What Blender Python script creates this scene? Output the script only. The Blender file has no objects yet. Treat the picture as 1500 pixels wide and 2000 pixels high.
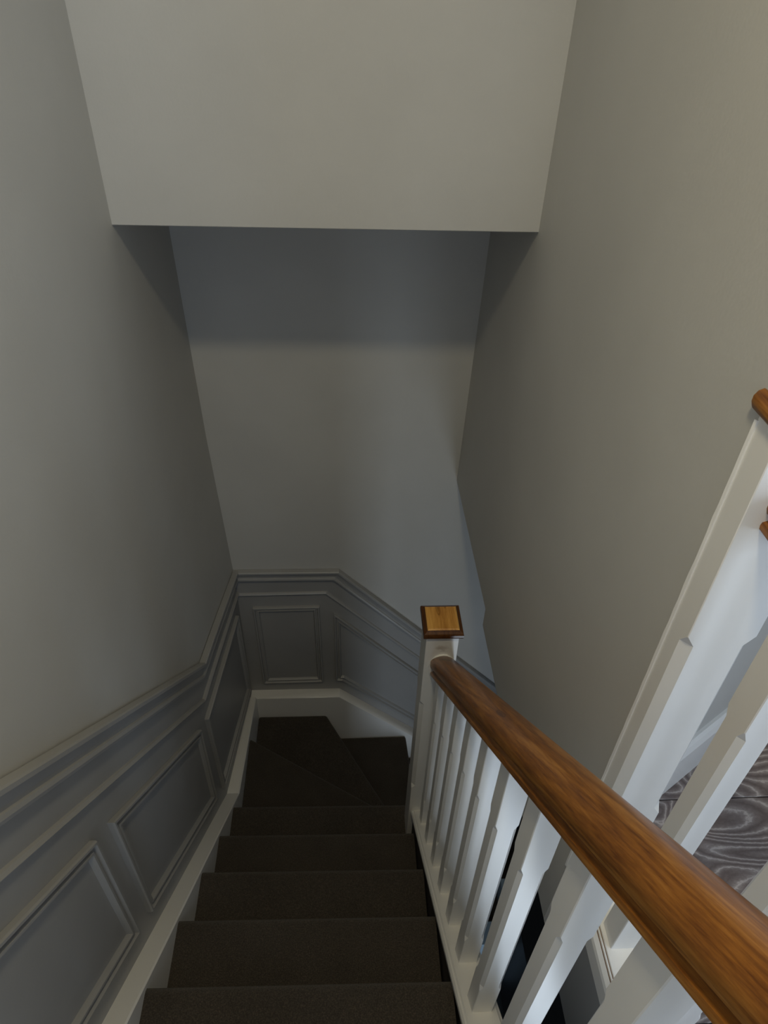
import bpy, math, random
from mathutils import Matrix, Vector

random.seed(7)
scene = bpy.context.scene
COL = scene.collection

# ------------------------------------------------------------------ camera
cam_data = bpy.data.cameras.new('camera')
cam_data.sensor_fit = 'VERTICAL'
cam_data.sensor_height = 36.0
cam_data.lens = 36.0 * 1348.67 / 2000.0
cam_data.clip_start = 0.02
cam = bpy.data.objects.new('camera', cam_data)
COL.objects.link(cam)
EYE = 1.373                                    # metres above the landing floor
right = Vector((0.99849013, -0.04665963, 0.02898861))
down = Vector((-0.00690331, -0.63012601, -0.77646221))
fwd = Vector((0.05449591, 0.77508973, -0.62949670))
cam.matrix_world = Matrix(((right.x, -down.x, -fwd.x, 0.0),
                           (right.y, -down.y, -fwd.y, 0.0),
                           (right.z, -down.z, -fwd.z, EYE),
                           (0, 0, 0, 1)))
scene.camera = cam

# ------------------------------------------------------------------ view, world, daylight
vs = scene.view_settings
vs.view_transform = 'Standard'
vs.look = 'None'
vs.gamma = 1.0
vs.use_curve_mapping = False
vs.exposure = 0.0

world = bpy.data.worlds.new('world')
scene.world = world
world.use_nodes = True
world.node_tree.nodes['Background'].inputs['Color'].default_value = (0.55, 0.70, 1.0, 1)
world.node_tree.nodes['Background'].inputs['Strength'].default_value = 0.4


def area_light(name, loc, direction, sx, sy, power, color):
    d = bpy.data.lights.new(name, 'AREA')
    d.shape = 'RECTANGLE'
    d.size = sx
    d.size_y = sy
    d.energy = power
    d.color = color
    o = bpy.data.objects.new(name, d)
    o.location = loc
    o.rotation_euler = Vector(direction).to_track_quat('-Z', 'Y').to_euler()
    COL.objects.link(o)
    return o


# daylight entering by the two landing windows and by an added glazed door in the hall below
area_light('side_window_daylight', (1.40, -0.70, 1.00), (-1, 0, 0), 0.84, 1.04, 19.0, (0.66, 0.81, 1.0))
area_light('rear_window_daylight', (0.35, -2.42, 1.30), (0, 1, 0), 0.94, 1.04, 11.8, (0.70, 0.83, 1.0))
area_light('added_hall_daylight', (0.86, -0.54, -2.05), (0, 1, 0), 0.50, 0.80, 12.0, (0.76, 0.88, 1.0))

# ------------------------------------------------------------------ materials


def new_mat(name):
    m = bpy.data.materials.new(name)
    m.use_nodes = True
    nt = m.node_tree
    b = nt.nodes['Principled BSDF']
    return m, nt, b


def nd(nt, kind, **kw):
    n = nt.nodes.new(kind)
    for k, v in kw.items():
        setattr(n, k, v)
    return n


def coords(nt, scale=(1, 1, 1), rot=(0, 0, 0)):
    t = nd(nt, 'ShaderNodeTexCoord')
    m = nd(nt, 'ShaderNodeMapping')
    m.inputs['Scale'].default_value = scale
    m.inputs['Rotation'].default_value = rot
    nt.links.new(t.outputs['Object'], m.inputs['Vector'])
    return m.outputs['Vector']


def noise(nt, vec, scale, detail=3.0, rough=0.5, dist=0.0):
    n = nd(nt, 'ShaderNodeTexNoise')
    n.inputs['Scale'].default_value = scale
    n.inputs['Detail'].default_value = detail
    n.inputs['Roughness'].default_value = rough
    n.inputs['Distortion'].default_value = dist
    nt.links.new(vec, n.inputs['Vector'])
    return n.outputs['Fac']


def ramp(nt, fac, stops):
    r = nd(nt, 'ShaderNodeValToRGB')
    els = r.color_ramp.elements
    while len(els) < len(stops):
        els.new(0.5)
    for e, (p, c) in zip(els, stops):
        e.position = p
        e.color = (c[0], c[1], c[2], 1)
    nt.links.new(fac, r.inputs['Fac'])
    return r.outputs['Color']


def bump(nt, b, height, strength, dist):
    n = nd(nt, 'ShaderNodeBump')
    n.inputs['Strength'].default_value = strength
    n.inputs['Distance'].default_value = dist
    nt.links.new(height, n.inputs['Height'])
    nt.links.new(n.outputs['Normal'], b.inputs['Normal'])


def paint(name, col, rough, var=0.06, bscale=220.0, bstr=0.08, scuff=0.0):
    m, nt, b = new_mat(name)
    v = coords(nt)
    f = noise(nt, v, 3.2, 4.0, 0.55)
    lo = [c * (1 - var) for c in col]
    hi = [min(1, c * (1 + var)) for c in col]
    c = ramp(nt, f, [(0.3, lo), (0.7, hi)])
    if scuff:
        g = noise(nt, v, 9.0, 6.0, 0.7, 1.5)
        s = ramp(nt, g, [(0.66, (0, 0, 0)), (0.80, (scuff,) * 3)])
        mix = nd(nt, 'ShaderNodeMixRGB')
        nt.links.new(s, mix.inputs['Fac'])
        nt.links.new(c, mix.inputs['Color1'])
        mix.inputs['Color2'].default_value = (col[0] * 0.6, col[1] * 0.57, col[2] * 0.52, 1)
        c = mix.outputs['Color']
    nt.links.new(c, b.inputs['Base Color'])
    b.inputs['Roughness'].default_value = rough
    bump(nt, b, noise(nt, v, bscale, 2.0), bstr, 0.002)
    return m


M_WALL = paint('pale_grey_wall_paint', (0.52, 0.512, 0.487), 0.62, 0.035, 160.0, 0.10, 0.10)
M_DADO = paint('mid_grey_panelling_paint', (0.345, 0.343, 0.340), 0.40, 0.06, 90.0, 0.06, 0.12)
M_WHITE = paint('white_gloss_paint', (0.82, 0.812, 0.79), 0.30, 0.03, 60.0, 0.05, 0.05)
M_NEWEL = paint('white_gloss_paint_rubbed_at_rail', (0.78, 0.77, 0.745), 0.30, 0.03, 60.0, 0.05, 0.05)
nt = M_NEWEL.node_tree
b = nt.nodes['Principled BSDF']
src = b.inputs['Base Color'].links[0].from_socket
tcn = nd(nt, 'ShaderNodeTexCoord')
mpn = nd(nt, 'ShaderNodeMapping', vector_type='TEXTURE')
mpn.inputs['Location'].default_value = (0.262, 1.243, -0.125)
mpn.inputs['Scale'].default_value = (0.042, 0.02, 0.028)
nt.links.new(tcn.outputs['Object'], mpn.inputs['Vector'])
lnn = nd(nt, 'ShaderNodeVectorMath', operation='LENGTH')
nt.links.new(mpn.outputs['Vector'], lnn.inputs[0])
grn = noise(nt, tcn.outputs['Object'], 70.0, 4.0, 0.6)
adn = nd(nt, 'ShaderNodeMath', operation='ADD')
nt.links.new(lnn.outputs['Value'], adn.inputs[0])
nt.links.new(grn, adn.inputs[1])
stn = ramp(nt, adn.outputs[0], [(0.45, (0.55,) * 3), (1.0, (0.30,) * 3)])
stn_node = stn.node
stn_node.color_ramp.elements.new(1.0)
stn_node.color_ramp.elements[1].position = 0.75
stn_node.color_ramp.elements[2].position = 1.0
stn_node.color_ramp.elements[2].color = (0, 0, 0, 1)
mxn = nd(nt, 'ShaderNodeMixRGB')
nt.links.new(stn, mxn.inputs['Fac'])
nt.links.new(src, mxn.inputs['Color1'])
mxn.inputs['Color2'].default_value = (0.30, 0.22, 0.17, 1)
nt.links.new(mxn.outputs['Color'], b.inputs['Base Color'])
M_CEIL = paint('white_ceiling_paint', (0.76, 0.75, 0.72), 0.8, 0.02)
M_HALLWALL = paint('hall_wall_paint', (0.30, 0.30, 0.30), 0.7, 0.04)


def wood(name, dark, mid, light, along='Y', rough=0.28, freq=1.0, knots_and_shade=()):
    m, nt, b = new_mat(name)
    k = 0.055
    sc = {'Y': (1.0, k, 1.0), 'X': (k, 1.0, 1.0), 'Z': (1.0, 1.0, k)}[along]
    v = coords(nt, sc)
    big = noise(nt, v, 30.0 * freq, 3.0, 0.55, 0.5)
    mul = nd(nt, 'ShaderNodeMath', operation='MULTIPLY')
    mul.inputs[1].default_value = 8.0
    nt.links.new(big, mul.inputs[0])
    pp = nd(nt, 'ShaderNodeMath', operation='PINGPONG')
    pp.inputs[1].default_value = 1.0
    nt.links.new(mul.outputs[0], pp.inputs[0])
    fine = noise(nt, v, 330.0 * freq, 5.0, 0.7)
    m1 = nd(nt, 'ShaderNodeMath', operation='MULTIPLY')
    m1.inputs[1].default_value = 0.42
    nt.links.new(pp.outputs[0], m1.inputs[0])
    m2 = nd(nt, 'ShaderNodeMath', operation='MULTIPLY_ADD')
    m2.inputs[1].default_value = 1.15
    nt.links.new(fine, m2.inputs[0])
    nt.links.new(m1.outputs[0], m2.inputs[2])
    sub = nd(nt, 'ShaderNodeMath', operation='SUBTRACT')
    sub.inputs[1].default_value = 0.27
    nt.links.new(m2.outputs[0], sub.inputs[0])
    c = ramp(nt, sub.outputs[0], [(0.15, dark), (0.50, mid), (0.88, light)])
    for (kx, ky, kz, rx_, ry_) in knots_and_shade:          # dark knots and painted shade, longer along the grain
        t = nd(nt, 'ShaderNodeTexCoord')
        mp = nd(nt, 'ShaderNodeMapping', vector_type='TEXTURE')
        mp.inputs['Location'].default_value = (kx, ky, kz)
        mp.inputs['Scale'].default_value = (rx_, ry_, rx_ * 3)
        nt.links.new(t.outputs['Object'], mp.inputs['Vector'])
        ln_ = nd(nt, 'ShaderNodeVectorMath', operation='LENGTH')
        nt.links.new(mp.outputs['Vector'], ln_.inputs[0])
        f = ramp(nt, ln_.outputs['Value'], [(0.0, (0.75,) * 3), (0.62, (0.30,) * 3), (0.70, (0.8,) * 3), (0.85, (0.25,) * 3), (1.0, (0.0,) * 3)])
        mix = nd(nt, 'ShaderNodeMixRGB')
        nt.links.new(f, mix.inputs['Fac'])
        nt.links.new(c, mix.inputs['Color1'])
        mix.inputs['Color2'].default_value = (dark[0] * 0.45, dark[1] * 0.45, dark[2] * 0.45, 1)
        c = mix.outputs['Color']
    nt.links.new(c, b.inputs['Base Color'])
    b.inputs['Roughness'].default_value = rough
    b.inputs['Specular IOR Level'].default_value = 0.35
    bump(nt, b, fine, 0.06, 0.001)
    return m


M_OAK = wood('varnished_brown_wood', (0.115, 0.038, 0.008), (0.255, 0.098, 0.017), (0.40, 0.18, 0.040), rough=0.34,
             knots_and_shade=((0.004, 1.76, 0.05, 0.034, 0.17), (0.018, 1.60, 0.058, 0.011, 0.07), (-0.012, 0.95, 0.058, 0.006, 0.035)))  # large far-end ellipse: dark heartwood that also paints in the rail's shade
M_OAK_DARK = wood('dark_varnished_wood', (0.05, 0.017, 0.005), (0.09, 0.033, 0.009), (0.14, 0.055, 0.014))
M_CAPTOP = wood('honey_varnished_wood', (0.40, 0.17, 0.035), (0.64, 0.33, 0.085), (0.78, 0.44, 0.12), 'Y', 0.22, 0.4, ((-0.008, 0.036, 0.03, 0.007, 0.034), (0.012, 0.046, 0.03, 0.004, 0.014)))

m, nt, b = new_mat('dark_brown_carpet_pile')
v = coords(nt)
c = ramp(nt, noise(nt, v, 330.0, 3.0, 0.7), [(0.30, (0.034, 0.029, 0.023)), (0.55, (0.070, 0.060, 0.049)),
                                            (0.78, (0.150, 0.105, 0.080))])
big = ramp(nt, noise(nt, v, 7.0, 3.0), [(0.3, (0.80, 0.80, 0.80)), (0.7, (1.0, 1.0, 1.0))])
mx = nd(nt, 'ShaderNodeMixRGB', blend_type='MULTIPLY')
mx.inputs['Fac'].default_value = 1.0
nt.links.new(c, mx.inputs['Color1'])
nt.links.new(big, mx.inputs['Color2'])
nt.links.new(mx.outputs['Color'], b.inputs['Base Color'])
b.inputs['Roughness'].default_value = 0.97
b.inputs['Specular IOR Level'].default_value = 0.08
b.inputs['Sheen Weight'].default_value = 0.12
b.inputs['Sheen Roughness'].default_value = 0.5
bump(nt, b, noise(nt, v, 420.0, 3.0, 0.7), 0.7, 0.004)
M_CARPET = m


def laminate(name, shift):
    m, nt, b = new_mat(name)
    t = nd(nt, 'ShaderNodeTexCoord')
    mp = nd(nt, 'ShaderNodeMapping')
    mp.inputs['Location'].default_value = (shift * 1.7, shift * 0.9, 0)
    mp.inputs['Scale'].default_value = (0.55, 1.0, 1.0)
    nt.links.new(t.outputs['Object'], mp.inputs['Vector'])
    v = mp.outputs['Vector']
    n = noise(nt, v, 7.0, 1.5, 0.4, 0.5)
    mul = nd(nt, 'ShaderNodeMath', operation='MULTIPLY')
    mul.inputs[1].default_value = 34.0
    nt.links.new(n, mul.inputs[0])
    fine = noise(nt, v, 160.0, 4.0, 0.65)
    m2 = nd(nt, 'ShaderNodeMath', operation='MULTIPLY_ADD')
    m2.inputs[1].default_value = 1.1
    nt.links.new(fine, m2.inputs[0])
    nt.links.new(mul.outputs[0], m2.inputs[2])
    pp = nd(nt, 'ShaderNodeMath', operation='PINGPONG')
    pp.inputs[1].default_value = 1.0
    nt.links.new(m2.outputs[0], pp.inputs[0])
    c = ramp(nt, pp.outputs[0], [(0.0, (0.14, 0.108, 0.102)), (0.50, (0.215, 0.175, 0.165)), (0.80, (0.30, 0.255, 0.24)),
                                 (0.97, (0.50, 0.44, 0.415))])
    nt.links.new(c, b.inputs['Base Color'])
    b.inputs['Roughness'].default_value = 0.42
    bump(nt, b, pp.outputs[0], 0.25, 0.001)
    return m


M_PLANK = [laminate('grey_brown_laminate_%s' % w, s) for w, s in (('one', 0.0), ('two', 3.1), ('three', 7.7))]
M_SUB = paint('floor_edge_paint', (0.30, 0.31, 0.32), 0.5, 0.04)
M_BLACK = paint('black_satin_paint', (0.010, 0.010, 0.011), 0.4, 0.1)
M_SLATE = paint('dark_slate_tile', (0.030, 0.036, 0.040), 0.45, 0.2, 60.0, 0.1)
M_GROUT = paint('dark_grout', (0.015, 0.016, 0.017), 0.9, 0.1)
M_BLUE = paint('pale_blue_card', (0.40, 0.52, 0.63), 0.5, 0.05)
M_DARKSTR = paint('dark_brown_timber', (0.035, 0.029, 0.025), 0.7, 0.1)  # plain dark brown for the inner string face
M_GAP = paint('bare_brown_timber_in_joint', (0.20, 0.12, 0.07), 0.8, 0.15)

m, nt, b = new_mat('window_glass')
b.inputs['Base Color'].default_value = (0.75, 0.86, 1.0, 1)
b.inputs['Roughness'].default_value = 0.05
b.inputs['Transmission Weight'].default_value = 1.0
M_GLASS = m

m, nt, b = new_mat('lamp_diffuser_glow')
b.inputs['Base Color'].default_value = (0.9, 0.88, 0.82, 1)
b.inputs['Emission Color'].default_value = (1.0, 0.89, 0.74, 1)
b.inputs['Emission Strength'].default_value = 3.0
M_GLOW = m

# ------------------------------------------------------------------ helpers


def mesh_obj(name, verts, faces, mat, parent=None, smooth=False, bevel=0.0, segs=2, angle=35):
    me = bpy.data.meshes.new(name)
    me.from_pydata([tuple(v) for v in verts], [], faces)
    me.validate()
    import bmesh
    bm = bmesh.new()
    bm.from_mesh(me)
    bmesh.ops.recalc_face_normals(bm, faces=bm.faces)
    if bevel > 0:
        edges = [e for e in bm.edges if len(e.link_faces) == 2 and e.calc_face_angle(0) > math.radians(angle)]
        bmesh.ops.bevel(bm, geom=edges, offset=bevel, segments=segs, profile=0.6, affect='EDGES', clamp_overlap=True)
    bm.to_mesh(me)
    bm.free()
    if smooth:
        for p in me.polygons:
            p.use_smooth = True
        try:
            me.set_sharp_from_angle(angle=math.radians(38))
        except Exception:
            pass
    me.materials.append(mat)
    o = bpy.data.objects.new(name, me)
    COL.objects.link(o)
    if parent is not None:
        o.parent = parent
    return o


def tag(o, label=None, cat=None, group=None, kind=None):
    if label:
        o['label'] = label
    if cat:
        o['category'] = cat
    if group:
        o['group'] = group
    if kind:
        o['kind'] = kind
    return o


def empty(name, loc=(0, 0, 0)):
    o = bpy.data.objects.new(name, None)
    o.empty_display_size = 0.1
    o.location = loc
    COL.objects.link(o)
    return o


def box(name, x0, x1, y0, y1, z0, z1, mat, parent=None, bevel=0.0, segs=2):
    v = [(x, y, z) for z in (z0, z1) for y in (y0, y1) for x in (x0, x1)]
    f = [(0, 2, 3, 1), (4, 5, 7, 6), (0, 1, 5, 4), (2, 6, 7, 3), (0, 4, 6, 2), (1, 3, 7, 5)]
    return mesh_obj(name, v, f, mat, parent, bevel > 0, bevel, segs)


def prism(name, poly, fn, d0, d1, mat, parent=None, bevel=0.0, segs=2, smooth=False):
    """poly: 2-D outline; fn(a, b, d) -> xyz; extruded from depth d0 to d1 (d0/d1 may be functions of a, b)."""
    n = len(poly)
    g0 = d0 if callable(d0) else (lambda a, b_: d0)
    g1 = d1 if callable(d1) else (lambda a, b_: d1)
    v = [fn(a, b_, g0(a, b_)) for a, b_ in poly] + [fn(a, b_, g1(a, b_)) for a, b_ in poly]
    f = [tuple(range(n)), tuple(range(2 * n - 1, n - 1, -1))]
    f += [(i, (i + 1) % n, n + (i + 1) % n, n + i) for i in range(n)]
    return mesh_obj(name, v, f, mat, parent, smooth or bevel > 0, bevel, segs)


def sweep(name, path, profile, fn, mat, parent=None, closed=False):
    """Moulding: profile (offset to the right of travel, stand-off) carried along a 2-D path with mitred corners."""
    n = len(path)

    def unit(a, b_):
        dx, dy = b_[0] - a[0], b_[1] - a[1]
        l = math.hypot(dx, dy)
        return dx / l, dy / l
    verts = []
    for i, p in enumerate(path):
        if closed:
            d0, d1 = unit(path[i - 1], p), unit(p, path[(i + 1) % n])
        else:
            d0 = unit(path[max(i - 1, 0)], path[max(i, 1)])
            d1 = unit(path[min(i, n - 2)], path[min(i + 1, n - 1)])
        n0, n1 = (d0[1], -d0[0]), (d1[1], -d1[0])
        mx_, my_ = n0[0] + n1[0], n0[1] + n1[1]
        k = 2.0 / (mx_ * mx_ + my_ * my_)
        if not closed and i in (0, n - 1):       # plumb ends
            d = d0 if i else d1
            mx_, my_, k = 0.0, -1.0, 1.0 / abs(d[0]) if abs(d[0]) > 0.2 else 1.0
        for o, s in profile:
            verts.append(fn(p[0] + mx_ * k * o, p[1] + my_ * k * o, s))
    q = len(profile)
    faces = []
    for i in range(n if closed else n - 1):
        j = (i + 1) % n
        for t in range(q - 1):
            faces.append((i * q + t, j * q + t, j * q + t + 1, i * q + t + 1))
        faces.append((i * q + q - 1, j * q + q - 1, j * q, i * q))
    if not closed:
        faces += [tuple(range(q)), tuple(range((n - 1) * q, n * q))]
    return mesh_obj(name, verts, faces, mat, parent)


def post(name, cx, cy, half, z_bot, z_top, c_bot, c_top, ch, mat, parent=None):
    """Square post with stop-chamfered corners; z_bot / z_top may depend on y so the ends sit on raking rails."""
    zb = z_bot if callable(z_bot) else (lambda y: z_bot)
    zt = z_top if callable(z_top) else (lambda y: z_top)
    e = 0.0012

    def ring(c):
        h = half
        return [(-h + c, -h), (h - c, -h), (h, -h + c), (h, h - c), (h - c, h), (-h + c, h), (-h, h - c), (-h, -h + c)]
    st = 0.016
    levels = [(zb, e), (lambda y: c_bot - st, e), (lambda y: c_bot, ch), (lambda y: c_top, ch), (lambda y: c_top + st, e), (zt, e)]
    verts, faces = [], []
    for zf, c in levels:
        for x, y in ring(c):
            verts.append((cx + x, cy + y, zf(cy + y)))
    for l in range(len(levels) - 1):
        for i in range(8):
            j = (i + 1) % 8
            faces.append((l * 8 + i, l * 8 + j, l * 8 + 8 + j, l * 8 + 8 + i))
    faces += [tuple(range(8)), tuple(range(40, 48))]
    return mesh_obj(name, verts, faces, mat, parent)


# ------------------------------------------------------------------ the measures of the place (metres, landing floor = 0)
XL, XR, YB = -0.4992, 0.4308, 2.135
CEIL = 2.36
HALL = -2.66
RISE, GOING = 0.20466, 0.21185
Z0, Y0 = -0.4099, 0.5374                       # first step in view: its level and its nosing
SKEW = -0.0191
XS0, XS1 = -0.447, 0.229                       # the carpet between the two strings


def lerp(t, xs, ys):
    if t <= xs[0]:
        return ys[0]
    for i in range(len(xs) - 1):
        if t <= xs[i + 1]:
            k = (t - xs[i]) / (xs[i + 1] - xs[i])
            return ys[i] + k * (ys[i + 1] - ys[i])
    return ys[-1]


def xw(y, z):                                   # the plaster of the left wall runs a little out of true near the corner
    w = max(0.0, min(1.0, (y - 1.5) / (YB - 1.5)))
    return XL + w * lerp(z, (-0.67, 0.0, 0.72), (0.020, -0.005, -0.017))


def xwr(y, z):
    w = max(0.0, min(1.0, (y - 1.5) / (YB - 1.5)))
    return XR + w * lerp(z, (-0.2, 0.72), (-0.003, 0.010))


def on_left(y, z, d):
    return (xw(y, z) + d, y, z)


def on_back(x, z, d):
    return (x, YB - d, z)


# ------------------------------------------------------------------ walls


def grid_wall(name, ys, zs, xf, thick, mat):
    verts, faces = [], []
    for y in ys:
        for z in zs:
            verts.append((xf(y, z), y, z))
    nz = len(zs)
    for i in range(len(ys) - 1):
        for j in range(nz - 1):
            faces.append((i * nz + j, (i + 1) * nz + j, (i + 1) * nz + j + 1, i * nz + j + 1))
    k = len(verts)
    verts += [(v_[0] + thick, v_[1], v_[2]) for v_ in verts]
    faces += [tuple(k + t for t in f) for f in list(faces)]
    for i in range(len(ys) - 1):
        for j in (0, nz - 1):
            a, b_ = i * nz + j, (i + 1) * nz + j
            faces.append((a, b_, k + b_, k + a))
    for j in range(nz - 1):
        for i in (0, len(ys) - 1):
            a, b_ = i * nz + j, i * nz + j + 1
            faces.append((a, b_, k + b_, k + a))
    o = mesh_obj(name, verts, faces, mat, None, True)
    return o


ZS = [HALL, -1.6, -0.67, -0.45, -0.22, 0.0, 0.24, 0.48, 0.72, 1.2, CEIL]
wall_left = grid_wall('wall_left', [-2.5, -1.0, 0.2, 1.0, 1.5, 1.6, 1.75, 1.9, 2.0, YB], ZS, xw, -0.12, M_WALL)
tag(wall_left, 'pale grey left wall above the stair with panelling below its dado rail', kind='structure')

wall_back = prism('wall_back', [(-0.62, HALL), (2.0, HALL), (2.0, CEIL), (-0.62, CEIL)], on_back, 0.0, -0.12, M_WALL)
tag(wall_back, 'grey end wall facing the top of the stair', kind='structure')

# right wall over the open well: its foot steps up a little towards the end wall
verts, faces = [], []
ysr = [0.603, 1.0, 1.462, 1.4621, 1.6, 1.75, 1.9, 2.0, YB]
for side in (0.0, 0.10):
    for y in ysr:
        zb = -0.281 if y < 1.46205 else -0.207
        for z in (zb, 0.0, 0.24, 0.48, 0.72, 1.2, CEIL):
            verts.append((xwr(y, z) + side, y, z))
nz, ny = 7, len(ysr)
for s in range(2):
    for i in range(ny - 1):
        for j in range(nz - 1):
            a = s * ny * nz + i * nz + j
            faces.append((a, a + nz, a + nz + 1, a + 1))
h = ny * nz
for i in range(ny - 1):
    for j in (0, nz - 1):
        a = i * nz + j
        faces.append((a, a + nz, a + nz + h, a + h))
for j in range(nz - 1):
    for i in (0, ny - 1):
        a = i * nz + j
        faces.append((a, a + 1, a + 1 + h, a + h))
wall_right = mesh_obj('wall_right', verts, faces, M_WALL, None, True)
tag(wall_right, 'pale grey right wall stopping short above the lower stair', kind='structure')

wall_bulkhead = prism('wall_bulkhead', [(XL - 0.02, 0.897), (XR + 0.03, 0.897), (XR + 0.03, CEIL), (XL - 0.02, CEIL)],
                      lambda a, b_, d: (a, 1.572 - 0.0064 * a + d, b_), 0.0, 0.11, M_WALL, None, 0.002, 1)
tag(wall_bulkhead, 'beige boxed bulkhead hanging over the lower half of the stair', kind='structure')
box('bulkhead_soffit', XL - 0.015, XR + 0.025, 1.685, YB, 0.8972, 0.93, M_WALL, wall_bulkhead)

# ---- dado panelling of the left wall
SL = 0.975


def dz(y):                                      # top edge of the dado rail on the left wall
    if y < 1.509:
        return 0.436 - (y - 0.553) * (0.936 / 0.956)
    return -0.500 + (y - 1.509) * (-0.170 / 0.626)


def cz(y):                                      # top edge of the wall string
    if y < 1.497:
        return -0.311 - (y - 0.453) * (1.013 / 1.044)
    return -1.324 - (y - 1.497) * (0.170 / 0.638)


YT = -0.02
pan = [(YT, dz(YT) - 0.03), (1.509, dz(1.509) - 0.03), (1.7, dz(1.7) - 0.03), (YB, dz(YB) - 0.03), (YB, cz(YB) - 0.1), (1.7, cz(1.7) - 0.1),
       (1.497, cz(1.497) - 0.1), (YT, cz(YT) - 0.1)]
pf = []
ysp = [YT, 0.5, 1.0, 1.35, 1.497, 1.509, 1.6, 1.75, 1.9, 2.0, YB - 0.002]
verts = []
for y in ysp:
    for t in (0.0, 0.25, 0.5, 0.75, 1.0):
        z = (dz(y) - 0.03) * (1 - t) + (cz(y) - 0.08) * t
        verts.append(on_left(y, z, 0.003))
for i in range(len(ysp) - 1):
    for t in range(4):
        a = i * 5 + t
        pf.append((a, a + 5, a + 6, a + 1))
k = len(verts)
verts += [(v_[0] - 0.006, v_[1], v_[2]) for v_ in verts]
pf += [tuple(k + t for t in f) for f in list(pf)]
mesh_obj('dado_panel', verts, pf, M_DADO, wall_left, True)['label'] = 'darker grey painted panelling under the dado rail'

DADO = [(0.0, -0.001), (0.0, 0.019), (0.003, 0.022), (0.011, 0.022), (0.015, 0.015), (0.034, 0.010), (0.041, 0.0095), (0.043, 0.014),
        (0.050, 0.016), (0.057, 0.014), (0.062, 0.006), (0.065, -0.001)]
BEAD = [(0.0, -0.001), (0.002, 0.006), (0.008, 0.011), (0.0105, 0.010), (0.0115, -0.001)]
FRAME = [(0.0, -0.001), (0.0, 0.011), (0.002, 0.015), (0.007, 0.015), (0.0110, 0.006), (0.017, 0.0055), (0.0190, 0.012), (0.0240, 0.012),
         (0.0270, 0.006), (0.029, -0.001)]


def dense(path, step=0.12):
    out = [path[0]]
    for a, b_ in zip(path[:-1], path[1:]):
        n = max(1, int(math.hypot(b_[0] - a[0], b_[1] - a[1]) / step)) if a[0] > 1.3 else 1
        for i in range(1, n + 1):
            out.append((a[0] + (b_[0] - a[0]) * i / n, a[1] + (b_[1] - a[1]) * i / n))
    return out


lw3 = lambda y, z, d: on_left(y, z, d + 0.003)
bw3 = lambda x, z, d: on_back(x, z, d + 0.003)
sweep('dado_rail', dense([(YT, dz(YT)), (1.509, dz(1.509)), (YB, dz(YB))]), DADO, lw3, M_DADO, wall_left)
# thin bead under the dado rail
sweep('dado_bead', dense([(YT, dz(YT) - 0.178), (1.458, dz(1.458) - 0.178), (YB, dz(YB) - 0.128)]), BEAD, lw3, M_DADO, wall_left)


def frame_left(y0, y1):
    p = [(y0, dz(y0) - 0.302), (y1, dz(y1) - 0.302), (y1, dz(y1) - 0.748), (y0, dz(y0) - 0.748)]
    return sweep('panel_frame', p, FRAME, lw3, M_DADO, wall_left, True)


frame_left(0.03, 0.656)
frame_left(0.724, 1.346)
sweep('panel_frame', [(1.432, -0.712), (2.052, -0.862), (2.075, -1.408), (1.452, -1.200)], FRAME, lw3, M_DADO, wall_left, True)

# ---- dado panelling of the end wall
XC = xw(YB, -0.9)


def bz(x):
    return -0.668 if x < -0.033 else -0.668 - (x + 0.033) * 1.052


def bc(x):
    return -1.492 if x < -0.040 else -1.492 - (x + 0.040) * 0.925


XE = 1.25
prism('dado_panel', [(XC, bz(XC) - 0.03), (-0.033, bz(-0.033) - 0.03), (XE, bz(XE) - 0.03), (XE, bc(XE) - 0.08), (-0.04, bc(-0.04) - 0.08),
                     (XC, bc(XC) - 0.08)], on_back, 0.003, -0.003, M_DADO, wall_back)['label'] = \
    'darker grey painted panelling stepping down the end wall'
sweep('dado_rail', [(XC, bz(XC)), (-0.033, bz(-0.033)), (XE, bz(XE))], DADO, bw3, M_DADO, wall_back)
sweep('dado_bead', [(XC, -0.806), (-0.088, -0.800), (XE, -0.800 - (XE + 0.088) * 1.048)], BEAD, bw3, M_DADO, wall_back)
sweep('panel_frame', [(-0.416, -0.892), (-0.122, -0.888), (-0.118, -1.424), (-0.410, -1.428)], FRAME, bw3, M_DADO, wall_back, True)
f5 = lambda x: -0.937 - (x + 0.059) * 1.062
g5 = lambda x: -1.418 - (x + 0.027) * 0.942
sweep('panel_frame', [(-0.059, f5(-0.059)), (0.56, f5(0.56)), (0.56, g5(0.56)), (-0.027, -1.418), (-0.057, -1.417)],
      FRAME, bw3, M_DADO, wall_back, True)

# ------------------------------------------------------------------ landing: floor, ceiling, outer walls, window
floor = box('floor', XL, 1.45, -2.5, -0.07, -0.28, -0.012, M_SUB)
tag(floor, 'landing floor of grey-brown wood-grain laminate planks beyond the white spindles', kind='structure')
WD = (math.cos(math.radians(32.3)), math.sin(math.radians(32.3)))      # run of the splayed landing wall
WX0, WY0 = 0.531, 0.667
prism('floor_joist_edge', [(XR, -0.07), (1.95, -0.07), (1.95, YB), (XR + 0.098, YB), (XR + 0.098, 0.602), (XR, 0.602)],
      lambda a, b_, d: (a, b_, d), -0.28, -0.012, M_SUB, floor)['label'] = 'grey painted edge of the landing under the white trim'
box('floor_board', XL, XS1, -0.07, -0.005, -0.03, -0.0125, M_SUB, floor)

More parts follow.
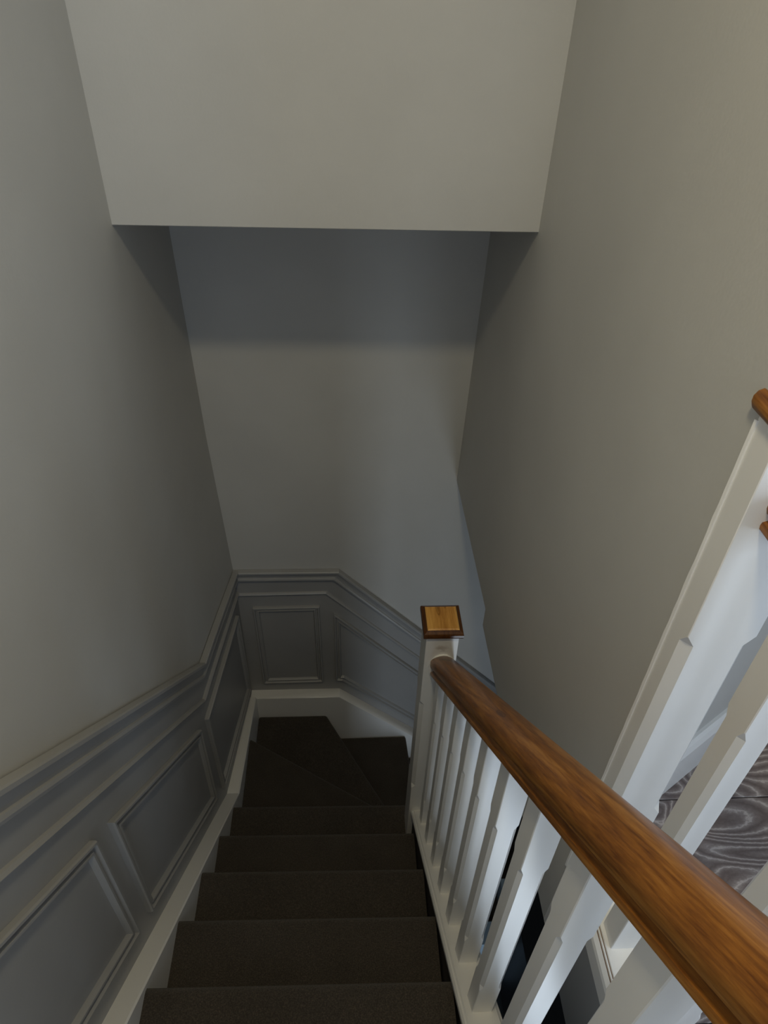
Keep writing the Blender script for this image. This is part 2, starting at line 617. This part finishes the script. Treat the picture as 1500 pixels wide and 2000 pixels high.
PW = 0.195
row = 0
y = 0.72 - PW * 17
plank_meshes = {}
while y < 1.62:
    y1 = min(y + PW, 1.62)
    rngs = [(XL, 1.45)] if y1 <= -0.06 else [(0.500, 1.45)]
    for xa, xb in rngs:
        cut = 0.62 + 0.41 * ((row * 5) % 3)
        if row in (16, 17):
            cut = 1.60
        xs_ = [xa] + [c_ for c_ in (cut - 1.22, cut) if xa + 0.15 < c_ < xb - 0.15] + [xb]
        for a, b_ in zip(xs_[:-1], xs_[1:]):
            p = box('plank', a + 0.0012, b_ - 0.0012, y + 0.0012, y1 - 0.0012, -0.012, 0.0, M_PLANK[row % 3], floor, 0.0010, 1)
    row += 1
    y += PW

ceiling = box('ceiling', XL - 0.12, 2.07, -2.62, 1.60, CEIL, CEIL + 0.1, M_CEIL)
tag(ceiling, 'white ceiling over the landing', kind='structure')


def along(t, d, z):                             # splayed landing wall: t along it, d in front of it
    return (WX0 + WD[0] * t + WD[1] * d, WY0 + WD[1] * t - WD[0] * d, z)


wall_landing = prism('wall_landing', [(0.0, 0.0), (1.085, 0.0), (1.085, CEIL), (0.0, CEIL)], lambda a, b_, d: along(a, d, b_), 0.0, -0.08, M_WALL)
tag(wall_landing, 'pale splayed wall of the landing beside the white newel', kind='structure')
sk = [(0.0, 0.0), (0.018, 0.0), (0.018, 0.128), (0.012, 0.142), (0.006, 0.15), (0.0, 0.15)]
sv = [along(0.0, d, z) for d, z in sk] + [along(1.07, d, z) for d, z in sk]
bb = mesh_obj('baseboard_landing', sv, [(0, 1, 2, 3, 4, 5), (6, 7, 8, 9, 10, 11)] + [(i, (i + 1) % 6, 6 + (i + 1) % 6, 6 + i) for i in range(6)], M_WHITE)
tag(bb, 'white baseboard along the splayed landing wall', kind='structure')

# far side wall of the landing with its window opening
XO = 1.45
wy0, wy1, wz0, wz1 = -1.15, -0.25, 0.45, 1.55
wall_side = box('wall_landing_end', XO, XO + 0.10, wy1, 1.60, -0.28, CEIL, M_WALL)
tag(wall_side, 'pale grey far side wall of the landing around the window', kind='structure')
box('wall_pier', XO, XO + 0.10, -2.5, wy0, -0.28, CEIL, M_WALL, wall_side)
box('wall_apron', XO, XO + 0.10, wy0, wy1, -0.28, wz0, M_WALL, wall_side)
box('wall_lintel', XO, XO + 0.10, wy0, wy1, wz1, CEIL, M_WALL, wall_side)
rx0, rx1, rz0, rz1 = -0.15, 0.85, 0.75, 1.85
wall_rear = box('wall_rear', XL - 0.12, rx0, -2.62, -2.5, -0.28, CEIL, M_WALL)
tag(wall_rear, 'pale grey rear wall of the landing around its window', kind='structure')
box('wall_pier', rx1, XO + 0.10, -2.62, -2.5, -0.28, CEIL, M_WALL, wall_rear)
box('wall_apron', rx0, rx1, -2.62, -2.5, -0.28, rz0, M_WALL, wall_rear)
box('wall_lintel', rx0, rx1, -2.62, -2.5, rz1, CEIL, M_WALL, wall_rear)
window_1 = empty('window_1', (0, 0, 0))
tag(window_1, 'white framed window in the side wall of the landing', kind='structure')
for a in ((wy0, wy0 + 0.05, wz0, wz1), (wy1 - 0.05, wy1, wz0, wz1), (wy0, wy1, wz0, wz0 + 0.05), (wy0, wy1, wz1 - 0.05, wz1)):
    box('window_frame', XO + 0.03, XO + 0.08, a[0], a[1], a[2], a[3], M_WHITE, window_1, 0.004, 1)
box('window_pane', XO + 0.053, XO + 0.058, wy0 + 0.05, wy1 - 0.05, wz0 + 0.05, wz1 - 0.05, M_GLASS, window_1)
box('window_sill', XO - 0.03, XO + 0.03, wy0 - 0.05, wy1 + 0.05, wz0 - 0.03, wz0, M_WHITE, window_1, 0.004, 1)
window_2 = empty('window_2', (0, 0, 0))
tag(window_2, 'white framed window in the rear wall of the landing', kind='structure')
for a in ((rx0, rx0 + 0.05, rz0, rz1), (rx1 - 0.05, rx1, rz0, rz1), (rx0, rx1, rz0, rz0 + 0.05), (rx0, rx1, rz1 - 0.05, rz1)):
    box('window_frame', a[0], a[1], -2.60, -2.54, a[2], a[3], M_WHITE, window_2, 0.004, 1)
box('window_pane', rx0 + 0.05, rx1 - 0.05, -2.575, -2.570, rz0 + 0.05, rz1 - 0.05, M_GLASS, window_2)
box('window_sill', rx0 - 0.05, rx1 + 0.05, -2.53, -2.46, rz0 - 0.03, rz0, M_WHITE, window_2, 0.004, 1)

# ------------------------------------------------------------------ hall below
floor_hall = box('floor_hall', XL, 2.0, -0.7, YB, HALL - 0.1, HALL - 0.008, M_GROUT)
tag(floor_hall, 'dark tiled hall floor seen between the spindles', kind='structure')
for i in range(6):
    for j in range(6):
        x, y = 0.33 + i * 0.30, 0.33 + j * 0.30
        box('tile', x + 0.002, x + 0.298, y + 0.002, y + 0.298, HALL - 0.008, HALL, M_SLATE, floor_hall, 0.0015, 1)
YH = -0.60                                      # hall partition with the added half-glazed door
wall_hall = box('wall_hall_rear', XL, 0.53, YH - 0.10, YH, HALL, -0.28, M_HALLWALL)
tag(wall_hall, 'grey partition of the hall below around the added glazed door', kind='structure')
box('wall_pier', 1.19, 2.0, YH - 0.10, YH, HALL, -0.28, M_HALLWALL, wall_hall)
box('wall_lintel', 0.53, 1.19, YH - 0.10, YH, HALL + 2.0, -0.28, M_HALLWALL, wall_hall)
wall_hall_end = box('wall_hall_end', 1.92, 2.0, YH, YB, HALL, -0.28, M_HALLWALL)
tag(wall_hall_end, 'grey end wall of the hall below', kind='structure')
added_door_1 = empty('added_door_1', (0.86, YH - 0.05, HALL))  # unseen door, pane kept low so light falls right of the newel
tag(added_door_1, 'unseen white glazed door added to light the end wall from the hall below', kind='structure')
for a in ((-0.33, -0.26, 0.0, 2.0), (0.26, 0.33, 0.0, 2.0), (-0.26, 0.26, 0.0, 0.18), (-0.26, 0.26, 1.16, 2.0)):
    box('added_door_frame', a[0], a[1], -0.02, 0.02, a[2], a[3], M_WHITE, added_door_1, 0.003, 1)
box('added_door_pane', -0.26, 0.26, -0.004, 0.004, 0.18, 1.16, M_GLASS, added_door_1)

# ------------------------------------------------------------------ staircase
stair = empty('staircase', (0, 0.1, HALL))
tag(stair, 'steep carpeted staircase turning right over three winders at the bottom', 'staircase')
SO = Vector((0, 0.1, HALL))


def loc(o):                                     # keep world placement under the staircase root
    o.location = -SO
    return o


TH = 0.036


def straight_step(k, lo=None):
    """carpeted tread with a round nosing, and its riser below"""
    zt = Z0 - RISE * k
    yn = Y0 + GOING * k
    back = yn - GOING - 0.045 if lo is None else lo
    prof = [(back, zt - 0.02), (back, zt)]
    r = 0.018
    for i in range(7):
        a = math.pi / 2 - math.pi * i / 6
        prof.append((yn - r + r * math.cos(a), zt - r + r * math.sin(a)))
    prof += [(yn - 0.03, zt - TH), (yn - 0.05, zt - TH)]
    fn = lambda y_, z_, x_: (x_, y_ + SKEW * x_, z_)
    x1 = XS1
    o = loc(prism('tread', prof, fn, XS0, x1, M_CARPET, stair, smooth=True))
    rz = [(yn - 0.042, zt - TH + 0.004), (yn - 0.028, zt - TH + 0.004), (yn - 0.028, zt - RISE + 0.001), (yn - 0.042, zt - RISE + 0.001)]
    loc(prism('riser', rz, fn, XS0, x1, M_CARPET, stair))
    return o


straight_step(-2, -0.005)
for k in range(-1, 5):
    straight_step(k)


def flat_step(k, poly, rpoly):
    zt = Z0 - RISE * k
    o = loc(prism('tread', poly, lambda a, b_, d: (a, b_, d), zt - TH, zt, M_CARPET, stair, 0.014, 4))
    loc(prism('riser', rpoly, lambda a, b_, d: (a, b_, d), zt - RISE + 0.001, zt - TH + 0.004, M_CARPET, stair))
    return o


NX = 0.238
flat_step(5, [(XS0, 1.35), (NX, 1.33), (NX, 1.405), (XS0, 1.823)], [(XS0, 1.772), (NX, 1.368), (NX, 1.384), (XS0, 1.790)])
flat_step(6, [(XS0, 1.76), (NX, 1.352), (NX, 1.464), (-0.108, 2.079), (XS0, 2.079)],
          [(-0.146, 2.079), (NX, 1.386), (NX, 1.414), (-0.130, 2.079)])
flat_step(7, [(-0.17, 2.079), (NX - 0.03, 1.37), (0.335, 1.335), (0.335, 1.60), (0.305, 2.079)],
          [(0.262, 2.079), (0.292, 1.335), (0.306, 1.335), (0.276, 2.079)])
for k in (8, 9, 10):
    xn = 0.310 + GOING * (k - 7)
    flat_step(k, [(xn - GOING - 0.045, 1.335), (xn, 1.335), (xn, 2.079), (xn - GOING - 0.045, 2.079)],
              [(xn - 0.042, 1.335), (xn - 0.028, 1.335), (xn - 0.028, 2.079), (xn - 0.042, 2.079)])

# wall strings (the sloping white skirting boards)
yc = 2.08
sp = [(-0.02, cz(-0.02)), (0.5, cz(0.5)), (1.0, cz(1.0)), (1.497, cz(1.497)), (1.6, cz(1.6)), (1.75, cz(1.75)), (1.9, cz(1.9)), (yc, cz(yc))]
top = [(y_, z_) for y_, z_ in sp]
bot = [(y_, min(z_ - 0.34, -0.2) if y_ < 1.45 else -1.90) for y_, z_ in sp]
verts, faces = [], []
for (y_, z_), (_, zb_) in zip(top, bot):
    verts += [(xw(y_, z_) + 0.0005, y_, z_), (XS0 - 0.004, y_, z_), (XS0, y_, z_ - 0.004), (XS0, y_, zb_), (xw(y_, z_) + 0.0005, y_, zb_)]
for i in range(len(top) - 1):
    for t in range(5):
        faces.append((i * 5 + t, i * 5 + 5 + t, i * 5 + 5 + (t + 1) % 5, i * 5 + (t + 1) % 5))
faces += [(0, 1, 2, 3, 4), tuple(range(len(verts) - 5, len(verts)))]
loc(mesh_obj('wall_string', verts, faces, M_WHITE, stair))['label'] = 'white sloping string board along the left wall'
loc(prism('wall_string', [(xw(YB, -1.5) + 0.001, bc(-0.3)), (-0.040, bc(-0.04)), (XE, bc(XE)), (XE, bc(XE) - 0.40), (0.2, -2.35),
                          (xw(YB, -1.5) + 0.001, -1.95)],
          on_back, 0.055, 0.0005, M_WHITE, stair, 0.003, 1))['label'] = 'white string board stepping down along the end wall'

# inner string with its moulded capping
XI1 = 0.306
st = lambda y_: 0.100 - 0.900 * y_
yi0, yi1 = -0.06, 1.250
loc(prism('inner_string', [(yi0, st(yi0) - 0.022), (yi1, st(yi1) - 0.022), (yi1, st(yi1) - 0.33), (yi0, st(yi0) - 0.33)],
          lambda a, b_, d: (d, a, b_), XS1 + 0.006, XI1 - 0.006, M_DARKSTR, stair))['label'] = 'dark brown string under the white capping'
prof = [(XS1 - 0.004, -0.024), (XS1 - 0.004, -0.010), (XS1, -0.004), (XS1 + 0.004, -0.004), (XS1 + 0.007, 0.0), (XI1 - 0.007, 0.0),
        (XI1 - 0.004, -0.004), (XI1 + 0.001, -0.008), (XI1 + 0.001, -0.024)]
verts = [(x_, yy, st(yy) + z_) for yy in (yi0, yi1) for x_, z_ in prof]
q = len(prof)
loc(mesh_obj('string_capping', verts, [tuple(range(q)), tuple(range(q, 2 * q))] +
             [(i, (i + 1) % q, q + (i + 1) % q, q + i) for i in range(q)], M_WHITE, stair))['label'] = 'white moulded capping carrying the spindles'
# raking soffit closing the underside of the flight, unseen, added to block light
loc(prism('added_soffit', [(-0.02, -0.27), (1.30, -1.55), (1.30, -1.60), (-0.02, -0.32)], lambda a, b_, d: (d, a, b_), XL, XI1 - 0.01, M_HALLWALL, stair))
loc(box('spandrel_panel', XS1 + 0.02, XI1 - 0.02, 1.26, 1.31, HALL, -1.2, M_HALLWALL, stair))

# ------------------------------------------------------------------ stair balustrade
SLOPE = 0.9660
BX = 0.2685
bal = empty('stair_balustrade', (BX, 0.6, -0.45))
tag(bal, 'stair balustrade with brown wooden handrail, white spindles and capped lower newel', 'balustrade')
BO = Vector((BX, 0.6, -0.45))


def locb(o):
    o.location = -BO
    return o


under = lambda y_: 0.956 - SLOPE * y_
for i in range(-3, 7):
    yf = {-3: 0.070, -2: 0.197, -1: 0.3255, 0: 0.4590, 1: 0.5830}.get(i, 0.463 + 0.1183 * i)
    base = st(yf)
    o = locb(post('baluster', BX, yf, 0.0208, lambda y_: st(y_) - 0.001, lambda y_: under(y_) + 0.004, base + 0.165, under(yf) - 0.180, 0.0065,
                  M_WHITE, bal))
    if i == -3:
        o['label'] = 'white square spindle with stop-chamfered edges'


def handrail(name, p0, p1, half, height, mat, parent, mirrored=False):
    """Moulded rail: broad domed top, grooved waist and a lipped foot."""
    w = half
    pr_ = [(-w * 0.80, 0.0), (-w * 0.90, 0.002), (-w * 0.93, 0.007), (-w * 0.90, 0.0115), (-w * 0.72, 0.0135), (-w * 0.65, 0.0165), (-w * 0.68, 0.0200),
           (-w * 0.90, 0.0240), (-w * 0.985, 0.031), (-w, 0.040)]
    for i in range(1, 9):
        a = math.pi * (1 - i / 18.0 * 1.0)
        pr_.append((w * math.cos(a), 0.040 + (height - 0.040) * math.sin(a)))
    pr_.append((0.0, height))
    pr_ = pr_ + [(-x_, z_) for x_, z_ in reversed(pr_[:-1])]
    p0, p1 = Vector(p0), Vector(p1)
    L = (p1 - p0).length
    ang = math.atan2(p1.z - p0.z, p1.y - p0.y)
    q_ = len(pr_)
    n = 10
    verts_, faces_ = [], []
    for i in range(n + 1):
        yy = L * i / n
        for x_, z_ in pr_:
            # plumb cut ends so the rail butts squarely against the newels
            off = -z_ * math.tan(-ang) * 1.0
            verts_.append((x_, yy - z_ * math.tan(ang) * -1.0 if i in (0, n) else yy, z_))
    for i in range(n):
        for t in range(q_):
            faces_.append((i * q_ + t, i * q_ + (t + 1) % q_, (i + 1) * q_ + (t + 1) % q_, (i + 1) * q_ + t))
    faces_ += [tuple(range(q_)), tuple(range(n * q_, (n + 1) * q_))]
    o = mesh_obj(name, verts_, faces_, mat, parent, True)
    o.rotation_euler = (ang, 0, 0)
    o.location = p0
    return o


def parent_keep(o, off):
    o.location = Vector(o.location) - off
    return o


YN, YTOP = 1.243, -0.05
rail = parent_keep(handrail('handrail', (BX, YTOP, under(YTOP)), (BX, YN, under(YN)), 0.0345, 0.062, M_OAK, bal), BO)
rail['label'] = 'varnished brown wooden handrail with a domed top and grooved side'


def newel_cap(name, cx, cy, half, z0, parent, off):
    """square wooden cap: dark moulded edge rising to a flat honey-coloured top"""
    h2 = half
    rings = [(h2 * 0.90, 0.0), (h2 * 0.98, 0.004), (h2, 0.008), (h2, 0.016), (h2 * 0.97, 0.021), (h2 * 0.86, 0.024), (h2 * 0.80, 0.027)]
    verts_, faces_ = [], []
    for hh, zz in rings:
        verts_ += [(-hh, -hh, zz), (hh, -hh, zz), (hh, hh, zz), (-hh, hh, zz)]
    for l in range(len(rings) - 1):
        for i in range(4):
            j = (i + 1) % 4
            faces_.append((l * 4 + i, l * 4 + j, l * 4 + 4 + j, l * 4 + 4 + i))
    faces_ += [(0, 1, 2, 3), tuple(range(len(verts_) - 4, len(verts_)))]
    o = mesh_obj(name, verts_, faces_, M_OAK_DARK, parent)
    o.location = Vector((cx, cy, z0)) - off
    t = h2 * 0.80
    me = mesh_obj('cap_top', [(-t, -t, 0.0268), (t, -t, 0.0268), (t, t, 0.0268), (-t, t, 0.0268), (-t * 0.9, -t * 0.9, 0.0300), (t * 0.9, -t * 0.9, 0.0300),
                              (t * 0.9, t * 0.9, 0.0300), (-t * 0.9, t * 0.9, 0.0300)],
                  [(0, 1, 2, 3), (4, 5, 6, 7), (0, 1, 5, 4), (1, 2, 6, 5), (2, 3, 7, 6), (3, 0, 4, 7)], M_CAPTOP, None)
    me.location = Vector((cx, cy, z0)) - off
    me.parent = parent
    me['label'] = 'honey coloured top face of the newel cap'
    return o


NCX, NCY = 0.2625, 1.288
nw = locb(post('newel_post', NCX, NCY, 0.0455, -2.20, -0.078, -0.848, -0.385, 0.012, M_NEWEL, bal))
nw['label'] = 'white square lower newel post with chamfered corners'
c_ = newel_cap('newel_cap', NCX, NCY, 0.0552, -0.080, nw, Vector((0, 0, 0)))
c_['label'] = 'brown moulded wooden cap on the lower newel'
# round white paint collar where the handrail meets the newel
verts, faces = [], []
n = 20
for yy in (YN - 0.001, YN - 0.007):
    for i in range(n):
        a = 2 * math.pi * i / n
        verts.append((BX + 0.038 * math.cos(a), yy, under(YN) + 0.040 + 0.055 * math.sin(a)))
faces = [tuple(range(n)), tuple(range(n, 2 * n))] + [(i, (i + 1) % n, n + (i + 1) % n, n + i) for i in range(n)]
locb(mesh_obj('rail_collar', verts, faces, M_WHITE, bal))
# upper newel, beside the photographer
un = locb(post('newel_post', NCX, -0.096, 0.0455, -0.35, 1.14, 0.25, 0.78, 0.012, M_WHITE, bal))
newel_cap('newel_cap', NCX, -0.096, 0.0552, 1.138, un, Vector((0, 0, 0)))

# ------------------------------------------------------------------ landing balustrade
LX = 0.476
land = empty('landing_balustrade', (LX, 0.3, 0.0))
tag(land, 'landing balustrade of white chamfered spindles with a half newel fixed to the right wall', 'balustrade')
LO = Vector((LX, 0.3, 0.0))


def locl(o):
    o.location = -LO
    return o


# white base rail and fascia trim along the landing edge
prof = [(0.4285, -0.018), (0.4285, 0.024), (0.4310, 0.030), (0.4385, 0.0345), (0.4400, 0.0315), (0.4412, 0.0315), (0.4425, 0.0350), (0.4445, 0.0350),
        (0.4455, 0.0318), (0.4468, 0.0318), (0.4480, 0.0350), (0.5120, 0.0350), (0.5160, 0.031), (0.5160, -0.018)]
q = len(prof)
verts = [(x_, yy, z_) for yy in (-0.05, 0.562) for x_, z_ in prof]
locl(mesh_obj('base_rail', verts, [tuple(range(q)), tuple(range(q, 2 * q))] + [(i, (i + 1) % q, q + (i + 1) % q, q + i) for i in range(q)], M_WHITE, land))
for gx in (0.4406, 0.44615):
    locl(box('joint_strip', gx - 0.0007, gx + 0.0007, -0.04, 0.56, 0.0310, 0.0325, M_GAP, land))
for i, yf in enumerate((0.456, 0.307, 0.158, 0.009)):
    locl(post('baluster', LX, yf, 0.0215, 0.034, 0.8895, 0.225, 0.672, 0.0075, M_WHITE, land))
# half newel against the wall end: stop chamfers on its two front corners
hx, hy0, hy1 = 0.0455, 0.5595, 0.602
verts, faces = [], []


def hring(c):
    x0, x1 = LX - hx, LX + hx
    return [(x0 + c, hy0), (x1 - c, hy0), (x1, hy0 + c), (x1, hy1), (x0, hy1), (x0, hy0 + c)]


lev = [(-0.28, 0.001), (0.262, 0.001), (0.280, 0.013), (0.692, 0.013), (0.710, 0.001), (1.012, 0.001)]
for z_, c in lev:
    verts += [(x_, y_, z_) for x_, y_ in hring(c)]
for l in range(len(lev) - 1):
    for i in range(6):
        j = (i + 1) % 6
        faces.append((l * 6 + i, l * 6 + j, l * 6 + 6 + j, l * 6 + 6 + i))
faces += [tuple(range(6)), tuple(range(30, 36))]
hn = locl(mesh_obj('newel_post', verts, faces, M_WHITE, land))
hn['label'] = 'white half newel fixed against the end of the right wall'
# ragged bead of paint where newel and wall meet
verts, faces = [], []
random.seed(3)
nn = 46
for i in range(nn + 1):
    z_ = -0.02 + 1.025 * i / nn
    rr = 0.0022 + 0.0030 * random.random() ** 2
    yc_ = 0.602
    verts += [(XR - 0.0022, yc_ - 0.002, z_), (XR - 0.0035, yc_ + rr * 0.5, z_), (XR + 0.0012, yc_ + rr, z_), (XR + 0.003, yc_ - 0.002, z_)]
for i in range(nn):
    for t in range(4):
        faces.append((i * 4 + t, i * 4 + (t + 1) % 4, i * 4 + 4 + (t + 1) % 4, i * 4 + 4 + t))
faces += [(0, 1, 2, 3), tuple(range(nn * 4, nn * 4 + 4))]
locl(mesh_obj('paint_bead', verts, faces, M_WHITE, land))
# half cap (its back is cut flush with the wall)
verts, faces = [], []
rings = [(0.048, 0.0), (0.052, 0.004), (0.0545, 0.010), (0.0545, 0.017), (0.051, 0.023), (0.043, 0.027)]
for hh, z_ in rings:
    e = hh - 0.0455
    verts += [(LX - hh, hy0 - e, 1.011 + z_), (LX + hh, hy0 - e, 1.011 + z_), (LX + hh, hy1 + 0.012, 1.011 + z_), (LX - hh, hy1 + 0.012, 1.011 + z_)]
for l in range(len(rings) - 1):
    for i in range(4):
        j = (i + 1) % 4
        faces.append((l * 4 + i, l * 4 + j, l * 4 + 4 + j, l * 4 + 4 + i))
faces += [(0, 1, 2, 3), tuple(range(len(verts) - 4, len(verts)))]
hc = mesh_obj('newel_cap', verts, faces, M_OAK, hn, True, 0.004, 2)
hc['label'] = 'brown wooden cap on the half newel'
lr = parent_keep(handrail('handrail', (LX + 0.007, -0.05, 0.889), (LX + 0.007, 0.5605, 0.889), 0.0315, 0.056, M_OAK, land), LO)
lr['label'] = 'varnished brown landing handrail'
ln = locl(post('newel_post', LX, -0.096, 0.0455, -0.28, 1.02, 0.28, 0.70, 0.012, M_WHITE, land))
newel_cap('newel_cap', LX, -0.096, 0.0552, 1.018, ln, Vector((0, 0, 0)))

# ------------------------------------------------------------------ ceiling lamp over the landing
lamp = empty('ceiling_lamp', (-0.02, 0.14, CEIL))
tag(lamp, 'round flush ceiling lamp above the top of the stair', 'lamp')


def lathe(name, prof_, mat, parent, n_=32):
    verts_, faces_ = [], []
    for r_, z_ in prof_:
        for i in range(n_):
            a = 2 * math.pi * i / n_
            verts_.append((r_ * math.cos(a), r_ * math.sin(a), z_))
    for l in range(len(prof_) - 1):
        for i in range(n_):
            j = (i + 1) % n_
            faces_.append((l * n_ + i, l * n_ + j, l * n_ + n_ + j, l * n_ + n_ + i))
    faces_ += [tuple(range(n_)), tuple(range((len(prof_) - 1) * n_, len(prof_) * n_))]
    return mesh_obj(name, verts_, faces_, mat, parent, True)


lathe('lamp_base', [(0.10, 0.0), (0.115, -0.004), (0.115, -0.02), (0.09, -0.022)], M_WHITE, lamp)
lathe('diffuser', [(0.100, -0.020), (0.095, -0.034), (0.075, -0.046), (0.04, -0.053), (0.004, -0.055)], M_GLOW, lamp)
ld = bpy.data.lights.new('ceiling_lamp_light', 'AREA')
ld.shape = 'DISK'
ld.size = 0.18
ld.energy = 12.2
ld.color = (1.0, 0.865, 0.57)
lo = bpy.data.objects.new('ceiling_lamp_light', ld)
lo.location = (-0.02, 0.14, CEIL - 0.062)
COL.objects.link(lo)

# ------------------------------------------------------------------ things in the hall below, glimpsed between the spindles
cab = empty('hall_cabinet', (1.00, 0.88, HALL))
tag(cab, 'low black cabinet in the hall below, glimpsed between the spindles', 'cabinet')
box('body', -0.24, 0.28, -0.30, 0.40, 0.05, 0.74, M_BLACK, cab, 0.004, 1)
box('top', -0.26, 0.30, -0.32, 0.42, 0.74, 0.765, M_BLACK, cab, 0.004, 1)
for i, (a, b_) in enumerate(((-0.29, 0.055), (0.065, 0.39))):
    d = box('door', -0.256, -0.2405, a, b_, 0.07, 0.73, M_BLACK, cab, 0.003, 1)
    box('handle', -0.270, -0.2562, (b_ - 0.05) if i == 0 else (a + 0.03), (b_ - 0.03) if i == 0 else (a + 0.05), 0.36, 0.46, M_SLATE, d, 0.003, 1)
for lx_ in (-0.2, 0.24):
    for ly_ in (-0.26, 0.38):
        box('foot', lx_ - 0.02, lx_ + 0.02, ly_ - 0.02, ly_ + 0.02, 0.0, 0.052, M_BLACK, cab)


def shoe_box(loc_, sx, sy, sz, rz, label):
    r_ = empty('card_box', loc_)
    r_.rotation_euler = (0, 0, rz)
    tag(r_, label, 'box')
    box('box_body', -sx / 2, sx / 2, -sy / 2, sy / 2, 0.0, sz * 0.8, M_BLUE, r_, 0.002, 1)
    box('lid', -sx / 2 - 0.004, sx / 2 + 0.004, -sy / 2 - 0.004, sy / 2 + 0.004, sz * 0.7, sz, M_BLUE, r_, 0.002, 1)
    return r_


shoe_box((0.775, 1.425, Z0 - RISE * 10), 0.07, 0.055, 0.34, 0.0, 'slim pale blue box standing on a lower carpeted step')
shoe_box((0.655, 1.235, HALL), 0.09, 0.09, 0.50, 0.0, 'tall pale blue box on the hall floor beside the lower steps')
